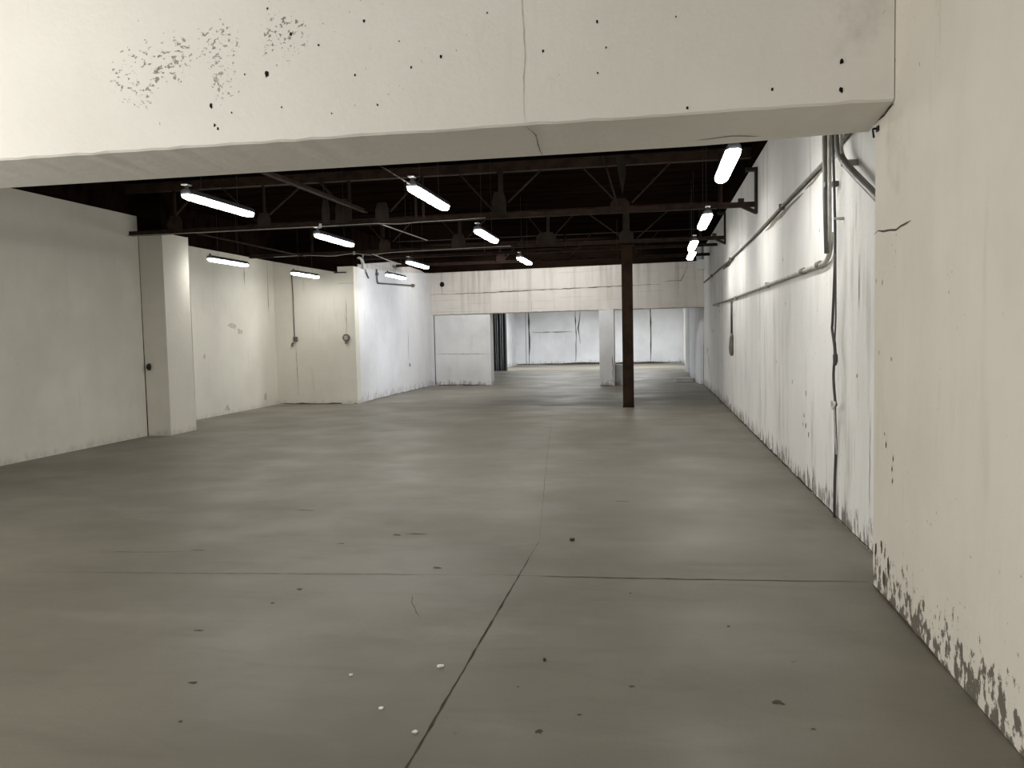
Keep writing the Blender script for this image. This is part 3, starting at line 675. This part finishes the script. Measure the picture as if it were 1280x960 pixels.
# ------------------------------------------------------------------ back room things
c = thing('folding_door', (-6.85, 35.4, 0), 'charcoal folding door with upright pleats at the left of the far room', 'folding door')
xs = [-.25, -.13, -.02, .10, .21, .30]
for k in range(5):
    y0_, y1_ = (0, .12) if k % 2 == 0 else (.12, 0)
    t = MB(); t.prism([(xs[k], y0_, .01), (xs[k + 1] - .012, y1_, .01), (xs[k + 1] - .012, y1_, 3.1), (xs[k], y0_, 3.1)], (0, .04, 0), 'curtain'); t.build('door_leaf', c)
t = MB(); t.box((-.28, -.03, 3.1), (.32, .18, 3.2), 'iron'); t.build('head_track', c)
t = MB(); t.box((.28, .06, .0), (.33, .4, 3.1), 'curtain'); t.build('edge_post', c)
c = MB()
n = 12; pts = []
for k in range(n + 1):
    t_ = math.pi * k / n + math.pi / 2
    pts.append((.80 + .14 * math.cos(t_), 26.5 + .32 * math.sin(t_), 0))
pts = [(1.25, 26.82, 0)] + pts + [(1.25, 26.18, 0)]
c.prism(pts, (0, 0, .11), 'slab')
tag(c.build('floor_plinth', bevel=.015), 'low pale concrete plinth on the floor below the rounded pilasters', 'plinth')

# ------------------------------------------------------------------ crumbs on the floor
def flake(xy, r, key, name, label, cat, h=.006):
    t = MB(); n = 7; pts = []
    for k in range(n):
        a = 2 * math.pi * k / n; q = random.uniform(.6, 1.2); pts.append((math.cos(a) * r * q, math.sin(a) * r * .8 * q, 0))
    t.prism(pts, (0, 0, h), key)
    o = t.build(name); o.location = (xy[0], xy[1], .002); tag(o, label, cat, 'crumbs on the floor'); return o
flake((-1.03, 3.67), .016, 'flake', 'paint_flake', 'brightest white paint flake on the floor, left of the long floor joint', 'paint flake', .008)
flake((-1.43, 3.52), .010, 'flake', 'paint_flake', 'tiny pale paint flake on the floor, farthest of four from the long joint', 'paint flake')
flake((-1.17, 3.21), .012, 'flake', 'paint_flake', 'pale paint flake between the brightest flake and the one by the joint', 'paint flake')
flake((-.965, 3.03), .013, 'flake', 'paint_flake', 'pale paint flake almost touching the near end of the long floor joint', 'paint flake')
flake((-.63, 6.1), .022, 'stain', 'pebble', 'black pebble on the floor just past the end of the long joint', 'pebble', .018)
flake((-.54, 3.81), .012, 'stain', 'pebble', 'small dark pebble on the floor right of the long joint near the camera', 'pebble', .010)

# ------------------------------------------------------------------ light
def area(name, loc, rot, sx, sy, power, col):
    l = bpy.data.lights.new(name, 'AREA'); l.shape = 'RECTANGLE'; l.size = sx; l.size_y = sy; l.energy = power; l.color = col
    o = bpy.data.objects.new(name, l); COL.objects.link(o); o.location = loc; o.rotation_euler = rot; return o
R = math.radians
area('front_bay_fill', (-4.8, 1.6, 3.7), (R(78), 0, R(-8)), 1.6, .5, 34, (1, .97, .915))  # unseen area light, added to brighten the beam face
area('side_fill', (-7.6, 2.3, 2.0), (R(88), 0, R(-82)), 2.4, 2.6, 215, (1, .985, .955))  # added fill, no door modelled: brightens the pillar and beam underside
area('front_bay_fill', (-2.6, .4, 3.6), (R(74), 0, R(-42)), 1.6, .5, 24, (1, .98, .95))  # second unseen fill, added for the beam and pillar
area('rear_fill', (-3.0, -4.9, 1.9), (R(90), 0, 0), 5.0, 3.4, 100, (1, .97, .92))  # added fill from behind the camera, brightens the beam
area('back_fill', (-3.8, 22.5, 4.1), (R(46), 0, 0), 5.0, .3, 120, (1, .985, .97))  # unseen fill, added to brighten the stained back wall
area('back_fill', (-2.8, 20.5, 3.7), (R(60), 0, R(86)), 1.2, .3, 62, (.92, .95, 1)).data.spread = R(110)  # unseen fill, added to brighten the cool white side wall
area('back_room_lamp', (-4.5, 37.5, 3.2), (0, 0, 0), 3.0, .4, 240, (.97, .985, 1))
area('back_room_lamp', (-.8, 37.5, 3.2), (0, 0, 0), 2.0, .4, 240, (.97, .985, 1))
area('back_room_lamp', (-3.0, 29, 3.2), (0, 0, 0), 3.0, .4, 100, (.96, .98, 1))
wd = bpy.data.worlds.new('world'); S.world = wd; wd.use_nodes = True
wd.node_tree.nodes['Background'].inputs[0].default_value = (.8, .85, .9, 1); wd.node_tree.nodes['Background'].inputs[1].default_value = .25

# ------------------------------------------------------------------ camera
cam = bpy.data.cameras.new('camera'); co = bpy.data.objects.new('camera', cam); COL.objects.link(co)
F = Vector((-0.173665, 0.982932, -0.060709)); Rv = Vector((0.984751, 0.172682, -0.021121)); U = Vector((0.010277, 0.063451, 0.997932))
mw = Matrix(((Rv.x, U.x, -F.x, 0), (Rv.y, U.y, -F.y, 0), (Rv.z, U.z, -F.z, 1.6), (0, 0, 0, 1)))
co.matrix_world = mw
cam.sensor_width = 36; cam.lens = 36 * 1000 / 1280; cam.clip_start = .05; cam.clip_end = 200
S.camera = co
vs_ = S.view_settings
vs_.view_transform = 'Standard'; vs_.look = 'None'; vs_.gamma = 1; vs_.use_curve_mapping = False; vs_.exposure = 0
S.cycles.use_denoising = True
S.cycles.max_bounces = 10; S.cycles.diffuse_bounces = 6
S.cycles.sample_clamp_indirect = 6
